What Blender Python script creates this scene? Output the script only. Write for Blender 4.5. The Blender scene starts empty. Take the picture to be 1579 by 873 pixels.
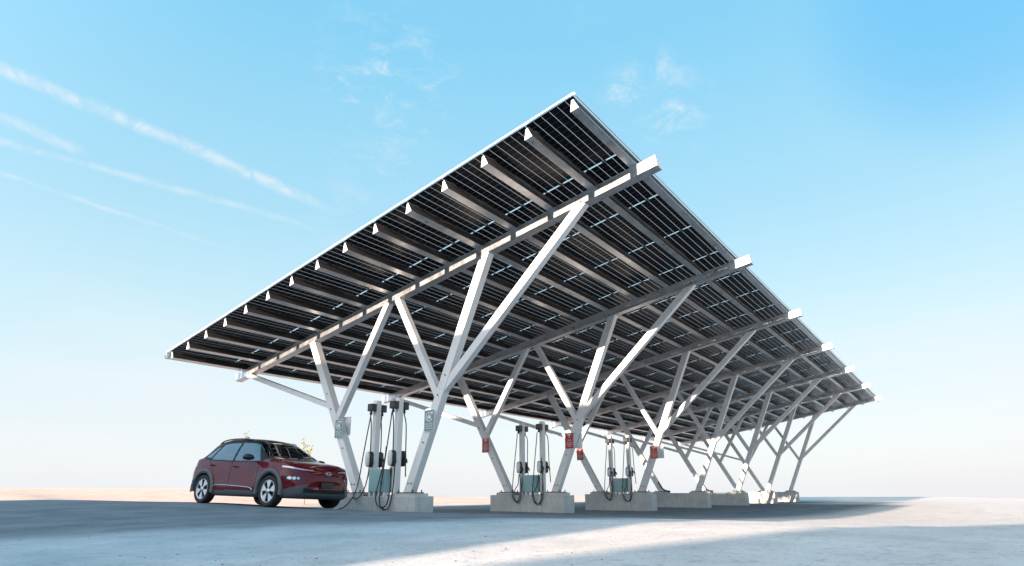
import bpy, bmesh, math, random
import numpy as np
from mathutils import Vector, Matrix

SC = bpy.context.scene
COL = SC.collection
R = math.radians
random.seed(7)
rng = np.random.default_rng(11)

# ------------------------------------------------------------------ camera
cam = bpy.data.cameras.new('camera')
cam_o = bpy.data.objects.new('camera', cam)
COL.objects.link(cam_o)
CAM = Vector((15.909, -11.022, 0.527))
YAW, PITCH, ROLL = 0.647, 0.255, -0.002
fw = Vector((-math.sin(YAW) * math.cos(PITCH), math.cos(YAW) * math.cos(PITCH), math.sin(PITCH)))
rt = Vector((math.cos(YAW), math.sin(YAW), 0))
up = rt.cross(fw)
r2 = rt * math.cos(ROLL) + up * math.sin(ROLL)
u2 = up * math.cos(ROLL) - rt * math.sin(ROLL)
M = Matrix((r2, u2, -fw)).transposed().to_4x4()
M.translation = CAM
cam_o.matrix_world = M
cam.sensor_fit = 'HORIZONTAL'
cam.sensor_width = 36
cam.lens = 36 * 904.48 / 1579
cam.shift_y = (521.4 - 436.5) / 1579
cam.clip_start = 0.05
cam.clip_end = 12000
SC.camera = cam_o

# ------------------------------------------------------------------ sun, view
EXPO = 1.85
KS = 2 ** (1.2 - EXPO)
SUN_C = 0.145                       # drop per metre travelled along +Y
sun = bpy.data.lights.new('sun', 'SUN')
sun.energy = 5.0
sun.angle = R(0.55)
sun.color = (1.0, 0.80, 0.64)
sun_o = bpy.data.objects.new('sun', sun)
COL.objects.link(sun_o)
sun_o.rotation_euler = (math.pi / 2 - math.atan(SUN_C), 0, 0)
SC.view_settings.view_transform = 'Standard'
SC.view_settings.look = 'None'
SC.view_settings.exposure = EXPO
SC.view_settings.gamma = 1.0
SC.view_settings.use_curve_mapping = False
SC.cycles.use_denoising = True
SC.cycles.max_bounces = 8
SC.cycles.transparent_max_bounces = 16
SC.cycles.caustics_reflective = False
SC.cycles.caustics_refractive = False


# ------------------------------------------------------------------ node helper
class NT:
    def __init__(s, tree):
        s.t = tree
        s.n = tree.nodes
        s.l = tree.links

    def node(s, typ, **kw):
        n = s.n.new(typ)
        for k, v in kw.items():
            setattr(n, k, v)
        return n

    def put(s, sock, v):
        if v is None:
            return
        if isinstance(v, bpy.types.NodeSocket):
            s.l.new(v, sock)
        elif isinstance(v, (tuple, list)) and len(v) == 3 and sock.type == 'RGBA':
            sock.default_value = (*v, 1)
        else:
            sock.default_value = v

    def math(s, op, a, b=None, c=None, clamp=False):
        n = s.node('ShaderNodeMath', operation=op, use_clamp=clamp)
        s.put(n.inputs[0], a)
        s.put(n.inputs[1], b)
        s.put(n.inputs[2], c)
        return n.outputs[0]

    def vmath(s, op, a, b=None):
        n = s.node('ShaderNodeVectorMath', operation=op)
        s.put(n.inputs[0], a)
        s.put(n.inputs[1], b)
        return n.outputs['Value'] if op in ('DOT_PRODUCT', 'LENGTH', 'DISTANCE') else n.outputs[0]

    def ss(s, x, a, b, lo=0.0, hi=1.0):
        n = s.node('ShaderNodeMapRange', interpolation_type='SMOOTHSTEP')
        s.put(n.inputs['Value'], x)
        s.put(n.inputs['From Min'], a)
        s.put(n.inputs['From Max'], b)
        s.put(n.inputs['To Min'], lo)
        s.put(n.inputs['To Max'], hi)
        return n.outputs[0]

    def mix(s, f, a, b, mode='MIX'):
        n = s.node('ShaderNodeMix', data_type='RGBA', blend_type=mode)
        s.put(n.inputs[0], f)
        s.put(n.inputs[6], a)
        s.put(n.inputs[7], b)
        return n.outputs[2]

    def noise(s, vec, scale, detail=4, rough=0.55, dist=0.0):
        n = s.node('ShaderNodeTexNoise')
        s.put(n.inputs['Vector'], vec)
        s.put(n.inputs['Scale'], scale)
        s.put(n.inputs['Detail'], detail)
        s.put(n.inputs['Roughness'], rough)
        s.put(n.inputs['Distortion'], dist)
        return n.outputs[0]

    def ramp(s, f, stops):
        n = s.node('ShaderNodeValToRGB')
        e = n.color_ramp.elements
        while len(e) < len(stops):
            e.new(0.5)
        for i, (p, c) in enumerate(stops):
            e[i].position = p
            e[i].color = (*c, 1) if len(c) == 3 else c
        s.put(n.inputs[0], f)
        return n.outputs[0]

    def mapping(s, vec, scale=(1, 1, 1), rot=(0, 0, 0)):
        n = s.node('ShaderNodeMapping')
        s.put(n.inputs[0], vec)
        n.inputs['Scale'].default_value = scale
        n.inputs['Rotation'].default_value = rot
        return n.outputs[0]


# ------------------------------------------------------------------ world
W = bpy.data.worlds.new('World')
SC.world = W
W.use_nodes = True
w = NT(W.node_tree)
w.n.clear()
out = w.node('ShaderNodeOutputWorld')
bg = w.node('ShaderNodeBackground')
sky = w.node('ShaderNodeTexSky', sky_type='NISHITA', sun_disc=False)
sky.sun_elevation = math.atan(SUN_C)
sky.sun_rotation = math.pi
sky.altitude = 100
sky.air_density = 1.0
sky.dust_density = 1.6
sky.ozone_density = 1.0
tc = w.node('ShaderNodeTexCoord')
D = w.vmath('NORMALIZE', tc.outputs['Generated'])
sep = w.node('ShaderNodeSeparateXYZ')
w.l.new(D, sep.inputs[0])
dz = sep.outputs[2]
SKY_K = 10.0   # Background strength is 0.1
grad = w.ramp(dz, [(0.0, (.90, .92, .965)), (0.09, (.85, .925, .97)), (0.24, (.67, .89, .98)),
                   (0.42, (.44, .78, .965)), (0.66, (.26, .68, .96)), (0.76, (.25, .66, .97)), (1.0, (.42, .74, 1.0))])
# deeper blue towards the north-east, as away from the sun's aureole
nv = w.vmath('DOT_PRODUCT', D, (0.10, 0.80, 0.59))
grad = w.mix(w.ss(nv, 0.975, 1.0, 0, .6), grad, (.12, .56, 1.0))
# faint lilac near the horizon at the right
lil = w.math('MULTIPLY', w.ss(w.vmath('DOT_PRODUCT', D, (0.17, 0.98, 0.05)), .93, 1.0), w.ss(dz, .35, .02))
grad = w.mix(w.math('MULTIPLY', lil, .45), grad, (.90, .87, .94))
bright = w.node('ShaderNodeVectorMath', operation='SCALE')
w.l.new(grad, bright.inputs[0])
bright.inputs['Scale'].default_value = SKY_K / 2 ** EXPO     # undo the exposure
# the half of the sky around the low sun is brighter and warmer
sunside = w.ss(w.vmath('DOT_PRODUCT', D, (0, -1, .15)), -.25, .7)
glow = w.ss(w.vmath('DOT_PRODUCT', D, (0, -.985, .17)), .55, .98)
col = w.mix(0.92, sky.outputs[0], bright.outputs[0])
col = w.mix(sunside, col, (2.4 * KS, 4.3 * KS, 6.1 * KS))
col = w.mix(glow, col, (11.5 * KS, 11.3 * KS, 11.2 * KS))
# clouds: wisps at fixed directions
cl = None


def addm(a, b):
    return b if a is None else w.math('MAXIMUM', a, b)


wob = w.math('MULTIPLY', w.math('SUBTRACT', w.noise(D, 5, 3), .5), .026)
fine = w.noise(D, 30, 6, .68, .8)
fine2 = w.noise(D, 90, 4, .65, .4)
for N, A, B, wd, st in (((-.4951, .0230, -.8686), (-.862, .110, .494), (-.753, .488, .442), .0105, .62),
                        ((-.4532, -.0251, -.8911), (-.886, .124, .447), (-.868, .21, .447), .008, .46),
                        ((-.4098, .1125, -.9052), (-.93, .05, .42), (-.770, .49, .40), .006, .38),
                        ((-.3896, .0075, -.9210), (-.912, .140, .387), (-.852, .378, .363), .004, .36)):
    dd = w.math('ABSOLUTE', w.math('ADD', w.vmath('DOT_PRODUCT', D, N), wob))
    m = w.ss(dd, wd * 1.25, 0)
    ax = Vector(B) - Vector(A)
    L = ax.length
    ax.normalize()
    t = w.math('SUBTRACT', w.vmath('DOT_PRODUCT', D, tuple(ax)), Vector(A).dot(ax))
    m = w.math('MULTIPLY', m, w.ss(t, L * 1.12, L * .85))
    m = w.math('MULTIPLY', m, w.ss(fine, .34, .66, .2, 1))
    cl = addm(cl, w.math('MULTIPLY', m, st))
for c, rad, st, sc_ in (((-.30, .745, .59), .09, .95, 14), ((-.27, .78, .56), .075, 1.0, 16), ((-.33, .74, .60), .06, .8, 18), ((-.62, .50, .605), .15, .60, 24),
                        ((-.665, .54, .517), .12, .4, 18), ((-.33, .61, .72), .10, .22, 22),
                        ((-.72, .55, .43), .10, .42, 14)):
    cc = Vector(c).normalized()
    dist = w.vmath('DISTANCE', D, tuple(cc))
    m = w.ss(dist, rad, rad * .12)
    nz = w.noise(w.mapping(D, (.8, .8, 1.9)), sc_, 7, .68, .5)
    m = w.math('MULTIPLY', m, w.ss(nz, .45, .80))
    m = w.math('MULTIPLY', m, w.ss(fine2, .3, .6, .6, 1))
    cl = addm(cl, w.math('MULTIPLY', m, st))
# low pale bank of haze cloud near the horizon
nb = w.noise(w.mapping(D, (1, 1, 3.5)), 2.2, 4, .5, .3)
low = w.math('MULTIPLY', w.ss(dz, .33, .05), w.ss(nb, .42, .66))
cl = addm(cl, w.math('MULTIPLY', low, .65))
col = w.mix(cl, col, (3.95 * KS, 4.1 * KS, 4.25 * KS))
w.l.new(col, bg.inputs[0])
bg.inputs[1].default_value = 0.1
w.l.new(bg.outputs[0], out.inputs[0])


# ------------------------------------------------------------------ materials
def mat(name, color=(.5, .5, .5), rough=.5, metal=0.0, spec=.5, coat=0.0, var=0.0, vscale=3.0, bump=0.0, bscale=40.0,
        dirt=None, dscale=1.5, damt=.5, coords='Object', emit=None):
    m = bpy.data.materials.new(name)
    m.use_nodes = True
    t = NT(m.node_tree)
    b = t.n['Principled BSDF']
    b.inputs['Roughness'].default_value = rough
    b.inputs['Metallic'].default_value = metal
    b.inputs['Specular IOR Level'].default_value = spec
    b.inputs['Coat Weight'].default_value = coat
    b.inputs['Coat Roughness'].default_value = .04
    tcn = t.node('ShaderNodeTexCoord')
    P = tcn.outputs[coords]
    c = color
    if var:
        nz = t.noise(P, vscale, 5, .6)
        c = t.mix(nz, tuple(x * (1 - var) for x in color), tuple(min(1, x * (1 + var)) for x in color))
        rr = t.ss(nz, .25, .75, rough * .8, min(1, rough * 1.25))
        t.l.new(rr, b.inputs['Roughness'])
    if dirt:
        nz = t.noise(P, dscale, 7, .68, .6)
        c = t.mix(t.math('MULTIPLY', t.ss(nz, .5, .72), damt), c, dirt)
    t.put(b.inputs['Base Color'], c)
    if bump:
        bn = t.node('ShaderNodeBump')
        bn.inputs['Strength'].default_value = bump
        bn.inputs['Distance'].default_value = .01
        t.l.new(t.noise(P, bscale, 4, .6), bn.inputs['Height'])
        t.l.new(bn.outputs[0], b.inputs['Normal'])
    if emit:
        b.inputs['Emission Color'].default_value = (*emit[0], 1)
        b.inputs['Emission Strength'].default_value = emit[1]
    return m


MT = {}
MT['steel'] = mat('painted_steel', (.74, .735, .73), .38, 0, .5, 0, .05, 2.0, .1, 60, (.45, .41, .37), 1.1, .35)
MT['galv'] = mat('galvanised_steel', (.62, .635, .65), .33, .85, .5, 0, .16, 5.0, .15, 25, (.30, .27, .24), 2.0, .3)
MT['galv_dark'] = mat('dark_steel_flank_shade', (.075, .066, .062), .5, .4, .5, 0, .18, 4.0, .1, 25)  # base plates; on the purlin flanks this dark colour stands in for shade
MT['trim'] = mat('edge_aluminium', (.80, .79, .78), .35, .3, .5, 0, .05)
MT['cable'] = mat('black_cable_rubber', (.012, .013, .016), .45)
MT['black'] = mat('black_plastic', (.015, .016, .018), .38, var=.1)
MT['white_post'] = mat('white_powder_coat', (.78, .76, .74), .4, var=.04, dirt=(.5, .46, .42), dscale=2, damt=.3)
MT['unit_white'] = mat('charger_face', (.62, .66, .66), .15, 0, .6, .6)
MT['teal'] = mat('teal_enamel', (.25, .42, .43), .35, var=.06, vscale=2)
MT['bolt'] = mat('bolt_steel', (.16, .15, .14), .5, .6)
MT['sand'] = None


def concrete():
    m = mat('cast_concrete', (.40, .41, .39), .85)
    t = NT(m.node_tree)
    b = t.n['Principled BSDF']
    P = t.node('ShaderNodeTexCoord').outputs['Object']
    n1 = t.noise(P, 1.3, 6, .62, .4)
    n2 = t.noise(P, 14, 6, .7)
    n3 = t.noise(t.mapping(P, (6, 6, .6)), 2, 4, .6)
    c = t.ramp(n1, [(.3, (.40, .415, .40)), (.5, (.50, .51, .49)), (.7, (.58, .58, .555))])
    c = t.mix(t.math('MULTIPLY', t.ss(n2, .45, .7), .35), c, (.27, .28, .265))
    c = t.mix(t.math('MULTIPLY', t.ss(n3, .52, .7), .4), c, (.28, .275, .25))
    v = t.node('ShaderNodeTexVoronoi')
    t.put(v.inputs['Vector'], P)
    v.inputs['Scale'].default_value = 7
    c = t.mix(t.ss(v.outputs['Distance'], .10, .05, 0, .75), c, (.12, .12, .11))
    t.put(b.inputs['Base Color'], c)
    bn = t.node('ShaderNodeBump')
    bn.inputs['Strength'].default_value = .5
    bn.inputs['Distance'].default_value = .012
    t.l.new(t.noise(P, 22, 6, .7), bn.inputs['Height'])
    t.l.new(bn.outputs[0], b.inputs['Normal'])
    return m


MT['concrete'] = concrete()


def panel_mat(name, top):
    m = bpy.data.materials.new(name)
    m.use_nodes = True
    t = NT(m.node_tree)
    t.n.clear()
    o = t.node('ShaderNodeOutputMaterial')
    uv = t.node('ShaderNodeUVMap')
    s = t.node('ShaderNodeSeparateXYZ')
    t.l.new(uv.outputs[0], s.inputs[0])

    def lines(x, pitch, wdt):
        f = t.math('FRACT', t.math('ADD', t.math('DIVIDE', x, pitch), .5))
        d = t.math('MULTIPLY', t.math('ABSOLUTE', t.math('SUBTRACT', f, .5)), pitch)
        return t.math('LESS_THAN', d, wdt / 2)

    lx = lines(s.outputs[0], 1.134 / 6, .013)
    ly = lines(s.outputs[1], 2.235 / 12, .007)
    cell = t.node('ShaderNodeBsdfPrincipled')
    geo = t.node('ShaderNodeNewGeometry')
    nz = t.noise(geo.outputs['Position'], .6, 3)
    t.put(cell.inputs['Base Color'], t.mix(nz, (.004, .005, .009), (.010, .010, .014)))
    cell.inputs['Roughness'].default_value = .28
    cell.inputs['Specular IOR Level'].default_value = .12
    tr = t.node('ShaderNodeBsdfTransparent' if top else 'ShaderNodeBsdfTranslucent')
    tr.inputs[0].default_value = (.90, .93, .95, 1)
    ms = t.node('ShaderNodeMixShader')
    f = t.math('MAXIMUM', t.math('MULTIPLY', lx, .6), t.math('MULTIPLY', ly, .38))
    t.l.new(f, ms.inputs[0])
    t.l.new(cell.outputs[0], ms.inputs[1])
    t.l.new(tr.outputs[0], ms.inputs[2])
    t.l.new(ms.outputs[0], o.inputs[0])
    return m


MT['panel'] = panel_mat('solar_cells_under_glass', False)
MT['panel_top'] = panel_mat('solar_glass_top', True)
_m = bpy.data.materials.new('gap_light_strip')  # added strip that whitens the skylight showing through open panel gaps
_m.use_nodes = True
_t = NT(_m.node_tree)
_t.n.clear()
_o = _t.node('ShaderNodeOutputMaterial')
_s = _t.node('ShaderNodeBsdfTranslucent')
_s.inputs[0].default_value = (.93, .92, .90, 1)
_tr = _t.node('ShaderNodeBsdfTransparent')
_x = _t.node('ShaderNodeMixShader')
_x.inputs[0].default_value = .45
_t.l.new(_s.outputs[0], _x.inputs[1])
_t.l.new(_tr.outputs[0], _x.inputs[2])
_t.l.new(_x.outputs[0], _o.inputs[0])
MT['gap_light'] = _m


# ------------------------------------------------------------------ object helpers
def link_mesh(name, me, m=None, parent=None, loc=None):
    ob = bpy.data.objects.new(name, me)
    COL.objects.link(ob)
    if m is not None:
        for x in (m if isinstance(m, (list, tuple)) else [m]):
            me.materials.append(x)
    if parent is not None:
        ob.parent = parent
    if loc is not None:
        ob.location = loc
    return ob


def tag(o, label=None, cat=None, group=None, kind=None):
    if label:
        o['label'] = label
    if cat:
        o['category'] = cat
    if group:
        o['group'] = group
    if kind:
        o['kind'] = kind
    return o


def empty(name, loc=(0, 0, 0), rot=(0, 0, 0)):
    o = bpy.data.objects.new(name, None)
    COL.objects.link(o)
    o.location = loc
    o.rotation_euler = rot
    o.empty_display_size = .3
    return o


class MB:
    """collects shapes into one mesh"""

    def __init__(s):
        s.v = []
        s.f = []
        s.mi = []
        s.smooth = []

    def raw(s, vs, fs, mi=0, smooth=False):
        b = len(s.v)
        s.v += [tuple(x) for x in vs]
        s.f += [tuple(b + i for i in f) for f in fs]
        s.mi += [mi] * len(fs)
        s.smooth += [smooth] * len(fs)
        return s

    def box(s, c, d, mi=0, rot=None, bev=0.0):
        x, y, z = (k / 2 for k in d)
        if bev:
            bm = bmesh.new()
            bmesh.ops.create_cube(bm, size=1)
            for vv in bm.verts:
                vv.co = Vector((vv.co.x * d[0], vv.co.y * d[1], vv.co.z * d[2]))
            bmesh.ops.bevel(bm, geom=bm.edges[:], offset=bev, segments=2, affect='EDGES', profile=.5)
            bm.verts.index_update()
            vs = [vv.co.copy() for vv in bm.verts]
            fs = [[q.index for q in f.verts] for f in bm.faces]
            bm.free()
        else:
            vs = [Vector(p) for p in ((-x, -y, -z), (x, -y, -z), (x, y, -z), (-x, y, -z), (-x, -y, z), (x, -y, z), (x, y, z), (-x, y, z))]
            fs = [(3, 2, 1, 0), (4, 5, 6, 7), (0, 1, 5, 4), (1, 2, 6, 5), (2, 3, 7, 6), (3, 0, 4, 7)]
        if rot is not None:
            vs = [rot @ p for p in vs]
        return s.raw([p + Vector(c) for p in vs], fs, mi)

    def beam(s, a, b, w, d, mi=0, side=Vector((0, 1, 0))):
        """box from a to b: width w in the plane across, depth d along side"""
        a = Vector(a)
        b = Vector(b)
        ax = (b - a).normalized()
        sd = Vector(side)
        sd = (sd - ax * sd.dot(ax)).normalized()
        n = ax.cross(sd)
        vs = []
        for p in (a, b):
            for i, j in ((-1, -1), (1, -1), (1, 1), (-1, 1)):
                vs.append(p + n * (i * w / 2) + sd * (j * d / 2))
        return s.raw(vs, [(3, 2, 1, 0), (4, 5, 6, 7), (0, 1, 5, 4), (1, 2, 6, 5), (2, 3, 7, 6), (3, 0, 4, 7)], mi)

    def tube(s, pts, r, n=8, mi=0, caps=True):
        pts = [Vector(p) for p in pts]
        rs = r if isinstance(r, (list, tuple)) else [r] * len(pts)
        vs = []
        t0 = (pts[1] - pts[0]).normalized()
        ref = Vector((0, 0, 1)) if abs(t0.z) < .9 else Vector((1, 0, 0))
        nn = t0.cross(ref).normalized()
        for i, p in enumerate(pts):
            if i == 0:
                t = pts[1] - pts[0]
            elif i == len(pts) - 1:
                t = pts[-1] - pts[-2]
            else:
                t = pts[i + 1] - pts[i - 1]
            t.normalize()
            nn = (nn - t * nn.dot(t))
            nn.normalize()
            bb = t.cross(nn)
            for k in range(n):
                a = 2 * math.pi * k / n
                vs.append(p + (nn * math.cos(a) + bb * math.sin(a)) * rs[i])
        fs = []
        for i in range(len(pts) - 1):
            for k in range(n):
                k2 = (k + 1) % n
                fs.append((i * n + k, i * n + k2, (i + 1) * n + k2, (i + 1) * n + k))
        if caps:
            fs.append(tuple(range(n - 1, -1, -1)))
            fs.append(tuple((len(pts) - 1) * n + k for k in range(n)))
        return s.raw(vs, fs, mi, True)

    def prism(s, poly, axis, a, b, mi=0):
        """poly in the two other axes, extruded from a to b along axis (0,1,2)"""
        n = len(poly)

        def mk(p, q):
            if axis == 0:
                return (q, p[0], p[1])
            if axis == 1:
                return (p[0], q, p[1])
            return (p[0], p[1], q)
        vs = [mk(p, a) for p in poly] + [mk(p, b) for p in poly]
        fs = [tuple(range(n)), tuple(range(2 * n - 1, n - 1, -1))]
        fs += [(i, i + n, (i + 1) % n + n, (i + 1) % n) for i in range(n)]
        return s.raw(vs, fs, mi)

    def mesh(s, name):
        me = bpy.data.meshes.new(name)
        me.from_pydata(s.v, [], s.f)
        me.polygons.foreach_set('material_index', s.mi)
        me.polygons.foreach_set('use_smooth', s.smooth)
        bm = bmesh.new()
        bm.from_mesh(me)
        bmesh.ops.recalc_face_normals(bm, faces=bm.faces[:])
        bm.to_mesh(me)
        bm.free()
        me.update()
        return me

    def build(s, name, m, parent=None, loc=None):
        return link_mesh(name, s.mesh(name), m, parent, loc)


def spline(ctrl, n=10):
    """Catmull-Rom through control points"""
    P = [Vector(c) for c in ctrl]
    P = [P[0] * 2 - P[1]] + P + [P[-1] * 2 - P[-2]]
    o = []
    for i in range(1, len(P) - 2):
        for k in range(n):
            t = k / n
            a, b, c, d = P[i - 1], P[i], P[i + 1], P[i + 2]
            o.append(.5 * ((2 * b) + (c - a) * t + (2 * a - 5 * b + 4 * c - d) * t * t + (3 * b - a - 3 * c + d) * t ** 3))
    o.append(P[-2])
    return o


def sstep(x, a, b):
    t = np.clip((np.asarray(x, float) - a) / (b - a), 0, 1)
    return t * t * (3 - 2 * t)


# ------------------------------------------------------------------ terrain
TY = [-60, -14, -11, -7, -3.84, -2.3, -.3, 3, 6.7, 10, 13.7, 20, 90, 5000]
TZ = [.05, .05, .07, .17, .205, .14, .0, -.10, -.21, -.28, -.335, -.36, -.38, -.38]


def ground_z(X, Y):
    X = np.asarray(X, float)
    Y = np.asarray(Y, float)
    z = np.interp(Y, TY, TZ)
    # the yard rises a little towards the back of the car
    wgt = sstep(Y, -1.2, -3.0) * sstep(Y, -13, -8)
    z = z + wgt * (-.02) * np.clip(X - 3.87, -3.5, 3.0)
    # bank of sand to the west
    Dc = np.hypot(X - CAM.x, Y - CAM.y)
    bank = sstep(X, -10, -32) * sstep(Y, 40, 22)
    z = z * (1 - bank) + bank * .76
    # the land falls away beyond the yard
    far = .527 - .0090 * Dc
    k = sstep(Dc, 80, 120) * (1 - bank * sstep(Dc, 400, 100))
    z = z * (1 - k) + np.minimum(z, far) * k
    return z


def grid_axis(c, near, fine, far, n2):
    a = list(np.arange(c - near, c + near, fine))
    g = np.geomspace(fine, far - near, n2)
    return np.array([c - near - x for x in g[::-1]] + a + [c + near] + [c + near + x for x in g])


gx = grid_axis(6, 26, .5, 5000, 46)
gy = grid_axis(8, 36, .5, 5000, 46)
GX, GY = np.meshgrid(gx, gy)
GZ = ground_z(GX, GY)
hum = np.zeros_like(GX)
for k in range(14):
    fx, fy = rng.normal(0, .55, 2)
    ph = rng.uniform(0, 6.28)
    hum += np.sin(GX * fx + GY * fy + ph)
near = np.exp(-((GX - 6) ** 2 + (GY - 8) ** 2) / 60 ** 2)
GZ = GZ + hum * .0022 * near
nx, ny = len(gx), len(gy)
vs = np.stack([GX.ravel(), GY.ravel(), GZ.ravel()], 1)
idx = np.arange(nx * ny).reshape(ny, nx)
fs = np.stack([idx[:-1, :-1].ravel(), idx[:-1, 1:].ravel(), idx[1:, 1:].ravel(), idx[1:, :-1].ravel()], 1)
me = bpy.data.meshes.new('ground')
me.from_pydata(vs.tolist(), [], fs.tolist())
me.polygons.foreach_set('use_smooth', [True] * len(fs))


def ground_mat():
    m = bpy.data.materials.new('yard_surface')
    m.use_nodes = True
    t = NT(m.node_tree)
    b = t.n['Principled BSDF']
    P = t.node('ShaderNodeNewGeometry').outputs['Position']
    s = t.node('ShaderNodeSeparateXYZ')
    t.l.new(P, s.inputs[0])
    X, Y = s.outputs[0], s.outputs[1]
    n_big = t.noise(P, .18, 5, .6, .3)
    n_mid = t.noise(P, 1.3, 6, .65, .4)
    n_fine = t.noise(P, 26, 5, .75)
    n_grit = t.noise(P, 140, 3, .7)
    nstr = t.noise(t.mapping(P, (1.8, .10, 1)), 1.0, 6, .65, .5)     # tyre and sweeping streaks along the lane
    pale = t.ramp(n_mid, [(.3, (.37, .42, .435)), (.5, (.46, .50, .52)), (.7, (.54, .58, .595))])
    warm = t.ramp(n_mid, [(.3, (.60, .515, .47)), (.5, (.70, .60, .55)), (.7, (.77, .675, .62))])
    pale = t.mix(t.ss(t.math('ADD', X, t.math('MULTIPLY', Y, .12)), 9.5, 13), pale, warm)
    pale = t.mix(t.math('MULTIPLY', t.ss(nstr, .48, .75), .25), pale, (.42, .40, .38))
    pale = t.mix(t.ss(n_fine, .53, .70, 0, .7), pale, (.22, .22, .22))
    pale = t.mix(t.ss(t.noise(P, 7, 5, .7), .54, .68, 0, .45), pale, (.25, .26, .27))
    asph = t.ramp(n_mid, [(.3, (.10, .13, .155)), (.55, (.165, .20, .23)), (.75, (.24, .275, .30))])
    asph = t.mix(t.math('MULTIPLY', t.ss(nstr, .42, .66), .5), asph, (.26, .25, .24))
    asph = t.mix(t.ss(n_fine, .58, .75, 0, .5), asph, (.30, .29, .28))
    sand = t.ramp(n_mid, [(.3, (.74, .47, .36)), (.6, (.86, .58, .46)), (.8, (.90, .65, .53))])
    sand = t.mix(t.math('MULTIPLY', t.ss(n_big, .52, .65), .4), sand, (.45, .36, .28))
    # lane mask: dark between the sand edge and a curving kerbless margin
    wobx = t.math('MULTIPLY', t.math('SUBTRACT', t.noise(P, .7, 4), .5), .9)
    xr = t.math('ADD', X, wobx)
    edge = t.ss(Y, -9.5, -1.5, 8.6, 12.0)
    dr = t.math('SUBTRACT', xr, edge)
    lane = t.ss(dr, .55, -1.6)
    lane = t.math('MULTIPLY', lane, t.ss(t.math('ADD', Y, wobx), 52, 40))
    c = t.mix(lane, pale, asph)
    pinkish = t.ss(dr, -1.0, 3.5)
    wsand = t.ss(xr, -8.7, -9.5)
    c = t.mix(wsand, c, sand)
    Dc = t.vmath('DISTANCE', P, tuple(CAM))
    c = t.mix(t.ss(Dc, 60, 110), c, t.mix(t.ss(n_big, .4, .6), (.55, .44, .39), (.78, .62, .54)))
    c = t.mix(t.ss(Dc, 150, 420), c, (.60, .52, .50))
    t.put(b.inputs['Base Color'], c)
    b.inputs['Roughness'].default_value = .93
    b.inputs['Specular IOR Level'].default_value = .25
    bn = t.node('ShaderNodeBump')
    bn.inputs['Strength'].default_value = .55
    bn.inputs['Distance'].default_value = .02
    h = t.math('ADD', t.math('MULTIPLY', n_fine, 1.0), t.math('ADD', t.math('MULTIPLY', n_grit, .25), n_mid))
    t.l.new(h, bn.inputs['Height'])
    t.l.new(bn.outputs[0], b.inputs['Normal'])
    return m


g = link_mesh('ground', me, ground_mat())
tag(g, kind='structure')


def gz(x, y):
    return float(ground_z(x, y))


# ------------------------------------------------------------------ canopy
BAY = 7.0
NF = 7
TAN = 0.170
ZG0 = 5.343
zg = lambda x: ZG0 + TAN * x            # underside of the girders
SP = 1.146
CT = 1 / math.sqrt(1 + TAN * TAN)
XP0 = 11.072
ROOF_D = .52                            # underside of the panels above underside of the girders
OV = 2.72
YA, YB = -OV, 42 + OV
slope = math.atan(TAN)
xs = Vector((CT, 0, TAN * CT))          # up-slope unit vector
nrm = Vector((-TAN * CT, 0, CT))

canopy = empty('solar_canopy', (0, 0, 0))
tag(canopy, 'long tilted solar panel canopy carried on white forked steel columns', 'solar canopy')

# girders
mb = MB()
gx0, gx1 = -5.093, 11.60
prof = []
GW, GD = .26, .262
for n in range(NF):
    b = MB()
    a_ = Vector((gx0, 0, zg(gx0))) + nrm * GD / 2
    b_ = Vector((gx1, 0, zg(gx1))) + nrm * GD / 2
    b.beam(a_, b_, GD, GW)
    g_ = b.build('girder', MT['galv'], canopy, (0, n * BAY, 0))
    e = MB()
    for p, s_ in ((a_, -1), (b_, 1)):
        e = MB()
        e.beam(p + xs * s_ * .001, p + xs * s_ * .014, GD + .012, GW + .012)
        e.build('end_plate', MT['steel'], g_)
    e = MB()
    for xx in (-.541, 2.997, 3.465, 6.765, 9.609, -4.34):
        for dx in (-.09, .09):
            p = Vector((xx + dx, -GW / 2 - .008, zg(xx + dx) + .07))
            e.box(p, (.035, .016, .035), bev=.004)
    e.build('bolt_group', MT['bolt'], g_)

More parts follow.
